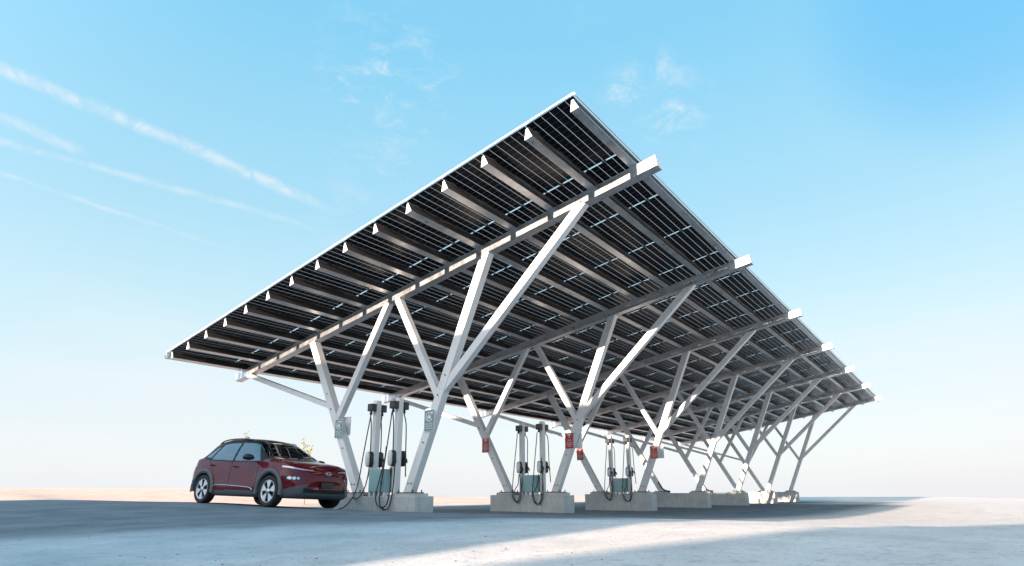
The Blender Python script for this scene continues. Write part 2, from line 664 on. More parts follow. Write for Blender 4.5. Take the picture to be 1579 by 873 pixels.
# purlins: closed hat sections, wide flange below
NP = 15
for i in range(NP):
    xc = XP0 - i * SP * CT
    c0 = Vector((xc, 0, zg(xc) + ROOF_D - .0)) - nrm * .008
    if i == 0:
        c0 -= xs * .06
    if i == NP - 1:
        c0 += xs * .06
    sec = [(-.088, -.242), (.088, -.242), (.090, -.232), (.016, -.012), (.060, -.012), (.060, 0), (-.060, 0), (-.060, -.012), (-.016, -.012), (-.090, -.232)]
    b = MB()
    n = len(sec)
    y0, y1 = YA + .10, YB - .10
    vv = []
    for yy in (y0, y1):
        for (s1, h1) in sec:
            vv.append(c0 + xs * s1 + nrm * h1 + Vector((0, yy, 0)))
    ff = [tuple(range(n)), tuple(range(2 * n - 1, n - 1, -1))] + [(k, k + n, (k + 1) % n + n, (k + 1) % n) for k in range(n)]
    b.raw(vv, ff)
    # flanks coloured darker to paint in their shade and dark reflections
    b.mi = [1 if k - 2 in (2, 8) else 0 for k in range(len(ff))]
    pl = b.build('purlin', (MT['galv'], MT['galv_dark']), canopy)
    cp = MB()
    for yy, sy in ((y0, -1), (y1, 1)):
        tri = [(-.092, -.246), (.092, -.246), (.018, -.002), (-.018, -.002)]
        cp = MB()
        q = [c0 + xs * a + nrm * h + Vector((0, yy + sy * k, 0)) for k in (.002, .012) for a, h in tri]
        cp.raw(q, [(0, 1, 2, 3), (7, 6, 5, 4), (0, 4, 5, 1), (1, 5, 6, 2), (2, 6, 7, 3), (3, 7, 4, 0)])
        cp.build('end_cap', MT['steel'], pl)
    if 0 < i:
        cb = MB()
        pts = []
        yy = y0 + .15
        while yy < y1 - .2:
            sag = .03 + .035 * random.random()
            pts.append(c0 + xs * .10 + nrm * (-.035) + Vector((0, yy, 0)))
            pts.append(c0 + xs * (.09 + .03 * random.random()) + nrm * (-.045 - sag) + Vector((0, yy + .55, 0)))
            yy += 1.12
        cb.tube(spline(pts, 3), .011, 5)
        cb.build('cable', MT['cable'], pl)

# panels
PW, PL, PP = 1.128, 2.205, 2.259
NR, NL = 14, 21
Y0 = YA + .02


def panel_geo(i, k, b):
    """append the panel of row i, place k; returns nothing"""
    xc = XP0 - (i + .5) * SP * CT
    yc = Y0 + (k + .5) * PP
    c = Vector((xc, yc, zg(xc) + ROOF_D)) + nrm * .018
    return c


pm = bpy.data.meshes.new('solar_panel')
hw, hl, ht = PW / 2, PL / 2, .0035
rotm = Matrix((xs, Vector((0, 1, 0)), nrm)).transposed()
base = [(-hw, -hl, -ht), (hw, -hl, -ht), (hw, hl, -ht), (-hw, hl, -ht), (-hw, -hl, ht), (hw, -hl, ht), (hw, hl, ht), (-hw, hl, ht)]
PF = [(3, 2, 1, 0), (4, 5, 6, 7)]
SF = [(0, 1, 5, 4), (1, 2, 6, 5), (2, 3, 7, 6), (3, 0, 4, 7)]


def clampbox(cx, cy, dx, dy, dz, cz=0):
    return [(cx + a * dx / 2, cy + b_ * dy / 2, cz + c_ * dz / 2) for a, b_, c_ in
            ((-1, -1, -1), (1, -1, -1), (1, 1, -1), (-1, 1, -1), (-1, -1, 1), (1, -1, 1), (1, 1, 1), (-1, 1, 1))]


BF = PF + SF


def panel_data():
    V = [Vector(p) for p in base]
    F = list(PF) + list(SF)
    mi = [0, 3] + [3] * 4
    # joint to the next panel: added strip for the gap's skylight, dark clamps
    for cx, dx, dy, dz_, mm in ((0, 1.12, .052, .004, 4), (0, .10, .03, .05, 2), (-.43, .05, .03, .04, 2), (.43, .05, .03, .04, 2)):
        o_ = len(V)
        V += [Vector(p) for p in clampbox(cx, hl + .022, dx, dy, dz_, -.006)]
        F += [tuple(o_ + q for q in f) for f in BF]
        mi += [mm] * 6
    return V, F, mi


PV, PFc, PMI = panel_data()


def make_panels_mesh(name, offs, origin):
    V, F, mi, UV = [], [], [], []
    for o_ in offs:
        bse = len(V)
        V += [tuple(rotm @ p + (o_ - origin)) for p in PV]
        F += [tuple(bse + q for q in f) for f in PFc]
        mi += PMI
        for f in PFc:
            UV += [(PV[q].x, PV[q].y) for q in f]
    me = bpy.data.meshes.new(name)
    me.from_pydata(V, [], F)
    me.polygons.foreach_set('material_index', mi)
    uvl = me.uv_layers.new(name='UVMap')
    uvl.data.foreach_set('uv', [x for u_ in UV for x in u_])
    for m_ in (MT['panel'], MT['trim'], MT['bolt'], MT['panel_top'], MT['gap_light']):
        me.materials.append(m_)
    return me


cells = []
for i in range(NR):
    for k in range(NL):
        c = panel_geo(i, k, None)
        cells.append(((c - CAM).length, c))
cells.sort(key=lambda q: q[0])
pshared = make_panels_mesh('solar_panel', [Vector((0, 0, 0))], Vector((0, 0, 0)))
for d_, c in cells[:100]:
    ob = bpy.data.objects.new('solar_panel', pshared)
    COL.objects.link(ob)
    ob.parent = canopy
    ob.location = c
ob = bpy.data.objects.new('solar_panel_field', make_panels_mesh('solar_panel_field', [c for _, c in cells[100:]], Vector((0, 0, 0))))
COL.objects.link(ob)
ob.parent = canopy
ob['kind'] = 'stuff'

# edge trims
xh = XP0 + .035
xl = XP0 - 14 * SP * CT - .035


def roofp(x, y, h=0.0):
    return Vector((x, y, zg(x) + ROOF_D)) + nrm * h


b = MB()
b.beam(roofp(xl, YA - .012, .01), roofp(xh, YA - .012, .01), .032, .025)
b.build('edge_trim', MT['trim'], canopy)
b = MB()
b.beam(roofp(xl, YB + .03, .01), roofp(xh, YB + .03, .01), .055, .035)
b.build('edge_trim', MT['trim'], canopy)
b = MB()
b.beam(roofp(xh + .012, YA, .01), roofp(xh + .012, YB, .01), .02, .05, side=nrm)
b.build('edge_trim', MT['trim'], canopy)
# gutter along the low eave
b = MB()
gs = [(-.02, .03), (-.02, -.20), (-.20, -.20), (-.20, -.06), (-.185, -.06), (-.185, -.185), (-.035, -.185), (-.035, .03)]
vv = []
for yy in (YA - .02, YB + .02):
    for a, h in gs:
        vv.append(Vector((xl - .02 + a, yy, zg(xl) + ROOF_D + h)))
n = len(gs)
b.raw(vv, [tuple(range(n)), tuple(range(2 * n - 1, n - 1, -1))] + [(k, k + n, (k + 1) % n + n, (k + 1) % n) for k in range(n)])
b.build('gutter', MT['steel'], canopy)

# columns
P_bl, P_br = (2.156, .50), (4.237, .50)
P_b, P_e = (-.541, zg(-.541)), (6.765, zg(6.765))
P_c, P_d = (2.997, zg(2.997)), (3.465, zg(3.465))
P_a, P_f = (-4.34, zg(-4.34)), (9.609, zg(9.609))
P_nl, P_nd, P_nf, P_na = (1.03, 2.60), (5.00, 2.88), (5.36, 3.10), (.72, 3.02)


def v3(p, y=0.0):
    return Vector((p[0], y, p[1]))


def cut_beam(b, a, c, w, d, zlo=None, zhi_line=True):
    """beam in the XZ plane whose feet are cut level and whose top follows the girder"""
    a = v3(a)
    c = v3(c)
    ax = (c - a).normalized()
    nn = Vector((-ax.z, 0, ax.x))
    vv = []
    for sgn in (-1, 1):
        off = nn * (sgn * w / 2)
        p0 = a + off
        if zlo is not None:
            p0 = p0 + ax * ((zlo - p0.z) / ax.z)
        p1 = c + off
        if zhi_line:
            # intersect with z = zg(x) - .001
            t_ = (zg(p1.x) - .001 - p1.z) / (ax.z - TAN * ax.x)
            p1 = p1 + ax * t_
        for yy in (-d / 2, d / 2):
            vv.append(p0 + Vector((0, yy, 0)))
            vv.append(p1 + Vector((0, yy, 0)))
    # order: (s-,y-,lo),(s-,y-,hi),(s-,y+,lo),(s-,y+,hi),(s+,...)
    b.raw(vv, [(0, 1, 5, 4), (2, 6, 7, 3), (0, 2, 3, 1), (4, 5, 7, 6), (0, 4, 6, 2), (1, 3, 7, 5)])
    return b


def bolts(b, pts, d):
    for (x, z) in pts:
        for sy in (-1, 1):
            b.tube([(x, sy * d / 2, z), (x, sy * (d / 2 + .018), z)], .022, 6)


LW, LD = .25, .22


def make_column(side):
    if side == 'l':
        foot, top, inner, outer, node, onode = P_bl, P_b, P_c, P_a, P_nl, P_na
    else:
        foot, top, inner, outer, node, onode = P_br, P_e, P_d, P_f, P_nd, P_nf
    leg = cut_beam(MB(), foot, top, LW, LD, zlo=.50).build('column', MT['steel'], canopy)
    # inner and outer branches start at the leg's face
    lx = lambda z: foot[0] + (top[0] - foot[0]) * (z - foot[1]) / (top[1] - foot[1])
    ix = v3((lx(node[1]), node[1]))
    st = cut_beam(MB(), (lx(node[1] - .02), node[1] - .02), inner, .185, .185).build('branch', MT['steel'], leg)
    if side == 'l':
        so = cut_beam(MB(), (lx(onode[1]), onode[1]), outer, .15, .185).build('branch', MT['steel'], leg)
    else:
        so = cut_beam(MB(), (lx(onode[1] - .06), onode[1] - .06), outer, .205, .185).build('branch', MT['steel'], leg)
    bb = MB()
    bolts(bb, [(lx(z) + dx, z) for z, dx in ((2.48, .03), (2.95, -.03), (3.45, .0), (.72, .06), (.72, -.06), (1.75, 0))], LD)
    bb.build('bolt_group', MT['bolt'], leg)
    bp = MB()
    bp.box((foot[0], 0, .485), (.62, .42, .028), bev=.004)
    for sx in (-.26, .26):
        for sy in (-.16, .16):
            bp.tube([(foot[0] + sx, sy, .495), (foot[0] + sx, sy, .56)], .016, 6)
    bp.build('base_plate', MT['galv_dark'], leg)
    return leg


def dup_tree(o, loc, parent):
    c = o.copy()
    COL.objects.link(c)
    c.parent = parent
    if loc is not None:
        c.location = loc
    for ch in list(o.children):
        dup_tree(ch, None, c)
    return c


for side in 'lr':
    col0 = make_column(side)
    for n in range(1, NF):
        dup_tree(col0, (0, n * BAY, 0), canopy)

# ------------------------------------------------------------------ plinths
pl_labels = ['nearest concrete plinth, under the two charging posts beside the red car',
             'second concrete plinth, under the pair of white posts between the red signs',
             'third concrete plinth, the last one that carries charging posts',
             'bare concrete plinth directly behind the third charging plinth',
             'fifth concrete plinth in shade, just before the two sunlit ones',
             'sunlit concrete plinth crossed by column shadows, second from the far end',
             'farthest sunlit concrete plinth at the right end of the row']
XL, XR = 1.50, 4.78
tops = [.40, .38, .375, .40, .40, .41, .41]
for n in range(NF):
    b = MB()
    zt = tops[n]
    zb = min(gz(x, n * BAY + y) for x in (XL, XR) for y in (-.4, .4)) - .35
    # tapered by formwork: a hair wider at its foot, joints between the pours
    b.box((0, 0, (zt + zb) / 2), (XR - XL, .66, zt - zb), bev=.018)
    r_ = random.Random(n)
    ob = b.build('concrete_plinth', MT['concrete'], None, ((XL + XR) / 2, n * BAY, 0))
    tag(ob, pl_labels[n], 'plinth', 'concrete plinths under the canopy columns')
    pd = MB()
    for cx in (P_bl[0], P_br[0]):
        pd.box((cx - (XL + XR) / 2, 0, (zt + .47) / 2 - .004), (.80, .54, .47 - zt + .008), bev=.008)
    pd.build('footing_pad', MT['concrete'], ob)

# ------------------------------------------------------------------ charging posts and cabinets
POSTH = 2.63


def make_post(loops):
    root = empty('charging_post')
    b = MB()
    b.box((0, 0, (POSTH + .0) / 2), (.14, .18, POSTH - .0), bev=.008)
    b.build('post', MT['white_post'], root)
    b = MB()
    b.box((0, 0, .012), (.34, .34, .024), bev=.004)
    b.build('base_plate', MT['galv_dark'], root)
    for sy in (-1, 1):
        b = MB()
        b.box((-.005, sy * .185, 2.42), (.21, .17, .205), bev=.012)
        cb = b.build('cable_holder', MT['black'], root)
        b = MB()
        b.tube([(-.02, sy * .20, 2.33), (-.02, sy * .20, 2.30), (-.02, sy * .20, 2.25), (-.02, sy * .20, 2.22)], [.015, .03, .045, .035], 8)
        b.build('hook', MT['black'], cb)
        # wall unit: black body, pale rounded face
        prof_ = []
        for k in range(24):
            a = 2 * math.pi * k / 24
            ca, sa = math.cos(a), math.sin(a)
            prof_.append((.078 * math.copysign(abs(ca) ** .75, ca), 1.0 + .21 * math.copysign(abs(sa) ** .62, sa) - .015))
        b = MB()
        ya = sy * .101
        yb = sy * .235
        b.prism(prof_, 1, ya, yb)
        un = b.build('wall_charger', MT['black'], root)
        b = MB()
        rings = []
        for sc_, yo in ((1.0, 0.0), (.96, .028), (.8, .045), (.4, .054)):
            rings.append([(p[0] * sc_, yb + sy * (.002 + yo), .985 + (p[1] - .985) * sc_) for p in prof_])
        vv = [q for r_ in rings for q in r_]
        n_ = 24
        ff = [(r_ * n_ + k, r_ * n_ + (k + 1) % n_, (r_ + 1) * n_ + (k + 1) % n_, (r_ + 1) * n_ + k) for r_ in range(3) for k in range(n_)]
        ff.append(tuple(3 * n_ + k for k in range(n_)))
        ff.append(tuple(range(n_ - 1, -1, -1)))
        b.raw(vv, ff, 0, True)
        b.build('face_plate', MT['unit_white'], un)
        if loops.get(sy):
            for pts in loops[sy]:
                b = MB()
                b.tube(spline(pts, 8), .016, 7)
                b.build('charging_cable', MT['cable'], root)
        # plug handle parked in the unit
        b = MB()
        b.tube([(.085, sy * .17, 1.0), (.13, sy * .19, .985), (.165, sy * .20, .93), (.175, sy * .20, .86)], [.03, .032, .026, .016], 8)
        b.build('plug', MT['black'], root)
    return root


def loop(x1, x2, y, top, low, endx, endz):
    """cable from hook down in a long loop and back to an end point"""
    return [(x1, y, top), (x1 - .03, y - .01, top - .35), (x1 - .09, y - .08, (top + low) / 2), (x1 - .11, y - .18, low + .30),
            (x1 - .02, y - .19, low + .06), ((x1 + x2) / 2 + .02, y - .19, low), (x2 + .05, y - .19, low + .10), (x2 + .09, y - .14, low + .5), (endx, y, endz)]


Bs = .47


def up_part(x, y):
    return [(x - .02, y, 2.22), (x + .05, y - .01, 1.9), (x + .075, y - .01, 1.3), (x + .06, y - .01, .75), (x + .04, y - .01, .5)]


lp_a = {-1: [loop(-.06, .12, -.22, 2.22, -.28, .04, .74), up_part(-.02, -.20)], 1: [up_part(-.06, .20), [(-.02, .2, 2.22), (-.10, .2, 1.7), (-.13, .2, .9), (-.12, .2, .25)]]}
lp_b = {-1: [loop(-.05, .20, -.22, 2.22, -.33, .175, .86), loop(-.16, .14, -.26, 1.3, -.28, .04, .74), up_part(-.02, -.20)], 1: [[(-.02, .2, 2.22), (.08, .2, 1.9), (.11, .2, 1.2), (.14, .2, .5)]]}
lp_c = {-1: [loop(-.06, .10, -.22, 2.22, -.22, .04, .74), loop(.02, .16, -.24, .74, -.27, .175, .86)], 1: [[(-.02, .2, 2.22), (.10, .2, 2.0), (.10, .2, 1.2), (.13, .2, .5)]]}
lp_d = {-1: [loop(-.08, .16, -.22, 2.22, -.30, .10, 1.3), loop(-.02, .13, -.24, .74, -.30, .175, .86)], 1: [[(-.02, .2, 2.22), (.11, .2, 2.0), (.14, .2, 1.2), (.20, .2, .45)]]}
lab = [('left white charging post on the nearest plinth, its cable hanging down beside the red car', lp_a),
       ('right white charging post on the nearest plinth, beside the grey signed column', lp_b),
       ('left white charging post on the second plinth, close to the small red sign', lp_c),
       ('right white charging post on the second plinth, before the column with a red sign', lp_d),
       ('left white charging post on the third plinth, farthest pair of posts', lp_c),
       ('right white charging post on the third plinth, nearest the pale orange sign', lp_d)]
PX = (2.76, 3.68)
for n in range(3):
    for j in range(2):
        lb, lp = lab[n * 2 + j]
        if n == 2 and j == 0:
            lp = dict(lp)
        if n == 0 and j == 0:
            # one cable runs on down to the ground and along to the car's nose
            lp = dict(lp)
            zg_ = -Bs
            lp[-1] = [[(-.02, -.2, 2.22), (-.12, -.21, 1.7), (-.21, -.25, 1.0), (-.26, -.3, .4), (-.30, -.42, .0), (-.42, -.6, -.28), (-.62, -.85, -.375), (-.85, -1.1, -.35)],
                      up_part(-.02, -.20), [(.04, -.2, .74), (.0, -.26, .3), (-.06, -.38, .0), (-.2, -.40, -.08), (-.34, -.39, -.03), (-.36, -.34, .10)]]
        root = make_post(lp)
        root.location = (PX[j], n * BAY, tops[n])
        tag(root, lb, 'charging post', 'white charging posts in pairs')
cab_l = ['teal cabinet on the nearest plinth, between the posts by the car',
         'teal cabinet on the second plinth, between its two charging posts',
         'teal cabinet on the third plinth, smallest of the three in view']
for n in range(3):
    root = empty('electrical_cabinet', (3.24, n * BAY - .14, tops[n]))
    tag(root, cab_l[n], 'cabinet', 'teal electrical cabinets')
    b = MB()
    b.box((0, 0, .40), (.66, .30, .60), bev=.01)
    b.build('housing', MT['teal'], root)
    b = MB()
    b.box((0, -.154, .40), (.60, .012, .55), bev=.004)
    dr = b.build('door', MT['teal'], root)
    b = MB()
    b.box((.20, -.172, .33), (.035, .02, .13), bev=.006)
    b.build('handle', MT['black'], dr)
    b = MB()
    for sx in (-.29, -.1, .1, .29):
        b.box((sx, -.06, .05), (.05, .18, .10))
    b.build('foot_rail', MT['steel'], root)
    b = MB()
    for sx in (-.2, 0, .2):
        b.tube([(sx, 0, .0), (sx, 0, .10)], .03, 8)
    b.build('conduit', MT['black'], root)

# ------------------------------------------------------------------ conduits at far columns
for n, lbl in ((3, 'black bent conduit at a column foot right of the orange red sign'), (4, 'black bent conduit on the plinth just before the sunlit ones')):
    b = MB()
    x0 = P_bl[0]
    pts = [(x0 - .12, -.10, 1.0), (x0 + .02, -.12, .78), (x0 + .14, -.13, .62), (x0 + .34, -.14, .52), (x0 + .56, -.14, .49)]
    b.tube(spline(pts, 6), .04, 8)
    ob = b.build('flexible_conduit', MT['cable'], None, (0, n * BAY, 0))
    tag(ob, lbl, 'conduit', 'flexible conduits at the column feet')


# ------------------------------------------------------------------ signs
def text_mesh(s, size, depth=.002):
    cu = bpy.data.curves.new('t', 'FONT')
    cu.body = s
    cu.size = size
    cu.align_x = 'CENTER'
    cu.align_y = 'CENTER'
    cu.extrude = depth
    o = bpy.data.objects.new('t', cu)
    COL.objects.link(o)
    bpy.context.view_layer.update()
    dg = bpy.context.evaluated_depsgraph_get()
    me = bpy.data.meshes.new_from_object(o.evaluated_get(dg))
    bpy.data.objects.remove(o)
    me.transform(Matrix.Rotation(math.pi / 2, 4, 'X'))
    return me


MT['sign_green'] = mat('sign_grey_green', (.17, .26, .27), .35, var=.04)
MT['sign_red'] = mat('sign_red', (.42, .012, .015), .35, var=.05)
MT['sign_red_pale'] = mat('sign_red_faded', (.62, .085, .045), .35, var=.05)
MT['sign_white'] = mat('sign_white', (.78, .78, .77), .4)
MT['sign_back'] = mat('sign_back_aluminium', (.78, .80, .80), .4, .2)


def rounded(wd, h, r, n=5):
    pts = []
    for cx, cz, a0 in ((wd / 2 - r, h / 2 - r, 0), (-wd / 2 + r, h / 2 - r, 90), (-wd / 2 + r, -h / 2 + r, 180), (wd / 2 - r, -h / 2 + r, 270)):
        for k in range(n + 1):
            a = R(a0 + 90 * k / n)
            pts.append((cx + r * math.cos(a), cz + r * math.sin(a)))
    return pts


def bars(b, rows, x0, x1, mi=0):
    pass


def make_sign(kind, loc, label, group, rotz=0.0, face=None):
    root = tag(empty('sign', loc, (0, 0, rotz)), label, 'sign', group)
    wd, h = (.36, .56)
    b = MB()
    b.prism(rounded(wd, h, .025), 1, -.006, 0)
    b.build('plate', MT['sign_white'] if kind != 'back' else MT['sign_back'], root)
    if kind != 'back':
        b = MB()
        b.prism(rounded(wd - .025, h - .025, .018), 1, -.009, -.0062)
        b.build('face', face or MT['sign_red'], root)
    if kind == 'ev':
        # ring with an open arrow tail, a car from the front inside it
        b = MB()
        ro, ri = .125, .104
        vv, ff = [], []
        K = 40
        for k in range(K + 1):
            a = R(-62 + 304 * k / K + 90)
            for rr in (ro, ri):
                for yy in (-.009, -.0125):
                    vv.append((rr * math.cos(a), yy, .10 + rr * math.sin(a)))
        for k in range(K):
            q = k * 4
            ff += [(q + 1, q + 3, q + 7, q + 5), (q, q + 1, q + 5, q + 4), (q + 2, q + 6, q + 7, q + 3)]
        b.raw(vv, ff)
        b.prism([(.055, .215), (.135, .235), (.112, .155)], 1, -.0125, -.009)
        # front view of a car
        b.prism([(-.062, .055), (.062, .055), (.066, .115), (.045, .125), (.032, .168), (-.032, .168), (-.045, .125), (-.066, .115)], 1, -.0125, -.009)
        b.prism([(-.055, .03), (-.03, .03), (-.03, .056), (-.055, .056)], 1, -.0125, -.009)
        b.prism([(.03, .03), (.055, .03), (.055, .056), (.03, .056)], 1, -.0125, -.009)
        b.build('symbol', MT['sign_white'], root)
        b = MB()
        b.prism([(-.034, .126), (.034, .126), (.025, .156), (-.025, .156)], 1, -.0132, -.0126)
        b.prism([(-.05, .078), (-.03, .078), (-.03, .096), (-.05, .096)], 1, -.0132, -.0126)
        b.prism([(.03, .078), (.05, .078), (.05, .096), (.03, .096)], 1, -.0132, -.0126)
        b.build('symbol', MT['sign_green'], root)
        for s_, z_, sz in (('ELECTRIC', -.085, .062), ('VEHICLE', -.145, .062), ('CHARGING', -.205, .056)):
            link_mesh('lettering', text_mesh(s_, sz), MT['sign_white'], root, (0, -.010, z_))
    elif kind == 'tee':
        b = MB()
        # curved bar over a tapering stem
        bar = []
        for k in range(13):
            x = -.085 + .17 * k / 12
            bar.append((x, .232 - 1.6 * x * x))
        low_ = [(.078, .192), (.045, .203), (.026, .205), (.0, .085), (-.026, .205), (-.045, .203), (-.078, .192)]
        b.prism(bar + low_, 1, -.0125, -.009)
        b.build('symbol', MT['sign_white'], root)
        for s_, z_, sz in (('TESLA', .02, .060), ('VEHICLE', -.065, .062), ('CHARGING', -.125, .052), ('ONLY', -.187, .062)):
            link_mesh('lettering', text_mesh(s_, sz), MT['sign_white'], root, (0, -.010, z_))
    b = MB()
    for z_ in (h / 2 - .03, -h / 2 + .03):
        b.tube([(0, -.008, z_), (0, -.014, z_)], .010, 6)
    b.build('screw', MT['bolt'], root)
    return root


YS = -.135
grp = 'signs on the canopy columns'
make_sign('ev', (1.23, YS, 2.33), 'grey green sign with a car symbol on the left column beside the car', grp, 0, MT['sign_green'])
make_sign('ev', (4.99, YS, 2.30), 'grey green car sign on the thick column right of the nearest charging posts', grp, 0, MT['sign_green'])
make_sign('tee', (1.10, 7 + YS, 2.25), 'dark red sign left of the second pair of charging posts', grp)
make_sign('tee', (4.92, 7 + YS, 2.23), 'largest dark red sign, on the column right of the second pair of posts', grp)
make_sign('tee', (1.20, 14 + YS, 2.23), 'small red sign just right of and below the largest red sign', grp, 0, MT['sign_red'])
make_sign('tee', (4.98, 14 + YS, 2.17), 'pale orange red sign on the column of the third plinth', grp, 0, MT['sign_red_pale'])
for (x, y, z_, l_) in ((1.25, .135, 2.42, 'pale back of a sign behind the left column beside the car'),
                       (5.1, 7.135, 2.25, 'pale back of a sign behind the column with the largest red sign'),
                       (5.15, 14.135, 2.2, 'pale back of a sign behind the column with the orange red sign')):
    make_sign('back', (x, y, z_), l_, grp, math.pi)


# ------------------------------------------------------------------ car
def car_paint():
    m = mat('dark_red_metallic_paint', (.11, .001, .007), .6, .0, .1, .75)
    b = m.node_tree.nodes['Principled BSDF']
    b.inputs['Coat Roughness'].default_value = .03
    return m


MT['paint'] = car_paint()
MT['clad'] = mat('grey_plastic_cladding', (.075, .082, .092), .45, var=.08)
MT['tyre'] = mat('tyre_rubber', (.014, .014, .015), .75, bump=.2, bscale=30)
MT['rim'] = mat('silver_wheel_paint', (.58, .59, .60), .28, .6)
MT['rimdark'] = mat('black_wheel_pocket', (.012, .012, .014), .4)
MT['chrome'] = mat('satin_chrome', (.62, .63, .65), .18, .95)
MT['seat'] = mat('dark_seat_fabric', (.03, .03, .034), .8)
MT['tan'] = mat('tan_cardboard', (.45, .33, .19), .8)
MT['lamp'] = mat('lamp_reflector', (.55, .56, .58), .3, .5, .5, .5)
MT['lampdark'] = mat('lamp_bezel', (.012, .012, .015), .3, 0, .3, .3)
MT['trim_black'] = mat('black_window_trim', (.010, .011, .013), .5, 0, .25)
MT['seam'] = mat('panel_gap', (.006, .004, .005), .7)


def glass_mat(name, tint, op):
    m = bpy.data.materials.new(name)
    m.use_nodes = True
    t = NT(m.node_tree)
    t.n.clear()
    o = t.node('ShaderNodeOutputMaterial')
    tr = t.node('ShaderNodeBsdfTransparent')
    tr.inputs[0].default_value = (*tint, 1)
    gl = t.node('ShaderNodeBsdfGlossy')
    gl.inputs['Roughness'].default_value = .02
    gl.inputs['Color'].default_value = (.95, .97, 1, 1)
    fr = t.node('ShaderNodeFresnel')
    fr.inputs[0].default_value = 1.5
    ms = t.node('ShaderNodeMixShader')
    t.l.new(t.math('ADD', t.math('MULTIPLY', fr.outputs[0], 1.6), op, clamp=True), ms.inputs[0])
    t.l.new(tr.outputs[0], ms.inputs[1])
    t.l.new(gl.outputs[0], ms.inputs[2])
    t.l.new(ms.outputs[0], o.inputs[0])
    return m


MT['glass'] = glass_mat('windscreen_glass', (.62, .68, .66), .02)
MT['glass_side'] = glass_mat('tinted_side_glass', (.16, .19, .21), .12)


def pch(x, xp, fp):
    """monotone cubic interpolation"""
    xp = np.array(xp, float)
    fp = np.array(fp, float)
    h = np.diff(xp)
    d = np.diff(fp) / h
    m = np.zeros_like(fp)
    m[1:-1] = np.where(d[:-1] * d[1:] > 0, 2 * d[:-1] * d[1:] / (d[:-1] + d[1:] + 1e-12), 0)
    m[0], m[-1] = d[0], d[-1]
    i = np.clip(np.searchsorted(xp, x) - 1, 0, len(h) - 1)
    t = (x - xp[i]) / h[i]
    return ((1 + 2 * t) * (1 - t) ** 2 * fp[i] + t * (1 - t) ** 2 * h[i] * m[i] + t * t * (3 - 2 * t) * fp[i + 1] + t * t * (t - 1) * h[i] * m[i + 1])


K_ZT = ([-.74, -.735, -.715, -.68, -.60, -.45, -.25, -.10, .10, .42, .90, 1.30, 1.55, 1.80, 2.05, 2.22, 2.40, 2.70, 2.95, 3.15, 3.28, 3.37, 3.42, 3.445, 3.45],
        [.60, .72, .84, .94, 1.05, 1.19, 1.38, 1.49, 1.54, 1.57, 1.57, 1.54, 1.475, 1.345, 1.20, 1.095, 1.055, 1.02, .985, .94, .88, .80, .72, .64, .58])
K_YB = ([-.74, -.70, -.60, -.40, 0, .6, 1.5, 2.2, 2.6, 2.9, 3.1, 3.25, 3.36, 3.42, 3.45],
        [.52, .66, .76, .82, .855, .865, .865, .855, .845, .82, .78, .71, .61, .52, .42])
K_YM = ([-.74, -.70, -.60, -.40, 0, .6, 1.5, 2.2, 2.6, 2.9, 3.1, 3.25, 3.36, 3.42, 3.45],
        [.60, .74, .83, .885, .90, .892, .892, .895, .90, .895, .87, .81, .71, .61, .50])
K_ZB = ([-.74, -.5, 0, 1.0, 2.0, 2.5, 2.9, 3.15, 3.3, 3.45], [1.0, 1.04, 1.03, .985, .955, .955, .93, .87, .79, .56])
K_BO = ([-.74, -.68, -.5, 0, 2.6, 3.1, 3.3, 3.40, 3.45], [.46, .32, .25, .20, .20, .20, .22, .27, .40])
K_YR = ([-.74, -.55, -.25, .1, .5, 1.3, 1.6, 1.9, 2.1, 2.3, 2.6, 3.1, 3.3, 3.45], [.42, .60, .58, .57, .575, .575, .60, .655, .70, .74, .72, .64, .55, .34])
K_DR = ([-.74, -.5, 0, 1.4, 1.8, 2.15, 2.4, 3.2, 3.45], [.03, .06, .075, .075, .07, .05, .028, .03, .02])


def section(x):
    zt = pch(x, *K_ZT)
    yb = pch(x, *K_YB)
    ym = pch(x, *K_YM)
    zb = min(pch(x, *K_ZB), zt - .05)
    zo = min(pch(x, *K_BO), zb - .06)
    yr = min(pch(x, *K_YR), yb - .02)
    zr = zt - pch(x, *K_DR)
    zr = max(zr, zb + .015)
    hgt = zb - zo
    yb = yb - .030 * float(sstep(x, -.6, 0) * sstep(x, 2.7, 2.2))
    P = [(0, zo), (ym * .5, zo), (ym - .16, zo + .0), (ym - .05, zo + .02 * min(1, hgt / .3)), (ym - .018, zo + .16 * hgt), (ym, zo + .42 * hgt),
         (ym - .002, zo + .62 * hgt), (ym - .030, zo + .80 * hgt), (yb + .008, zo + .93 * hgt), (yb - .004, zb)]
    for f in (.06, .25, .5, .75, .93):
        e = f
        bow = .022 * math.sin(math.pi * f) * min(1, (zr - zb) / .3)
        P.append((yb + (yr - yb) * e + bow, zb + (zr - zb) * f))
    P += [(yr - .045, zr + (zt - zr) * .42), (yr * .72, zr + (zt - zr) * .74), (yr * .4, zr + (zt - zr) * .95), (0, zt)]
    T = list(range(len(P)))
    P = [np.array([p[0], p[1], t]) for p, t in zip(P, T)]
    # resample with many points, smooth corners (cubic B-spline through ends)
    Q = [2 * P[0] - P[1]] + P + [2 * P[-1] - P[-2]]
    o = []
    NS = 7
    for i in range(1, len(Q) - 2):
        for k in range(NS):
            t = k / NS
            a, b, c, d = Q[i - 1], Q[i], Q[i + 1], Q[i + 2]
            o.append(((1 - t) ** 3 * a + (3 * t ** 3 - 6 * t * t + 4) * b + (-3 * t ** 3 + 3 * t * t + 3 * t + 1) * c + t ** 3 * d) / 6)
    a, b, c = Q[-3], Q[-2], Q[-1]
    o.append((a + 4 * b + c) / 6)
    o = np.array(o)
    o[0, 0] = 0
    o[-1, 0] = 0
    return o


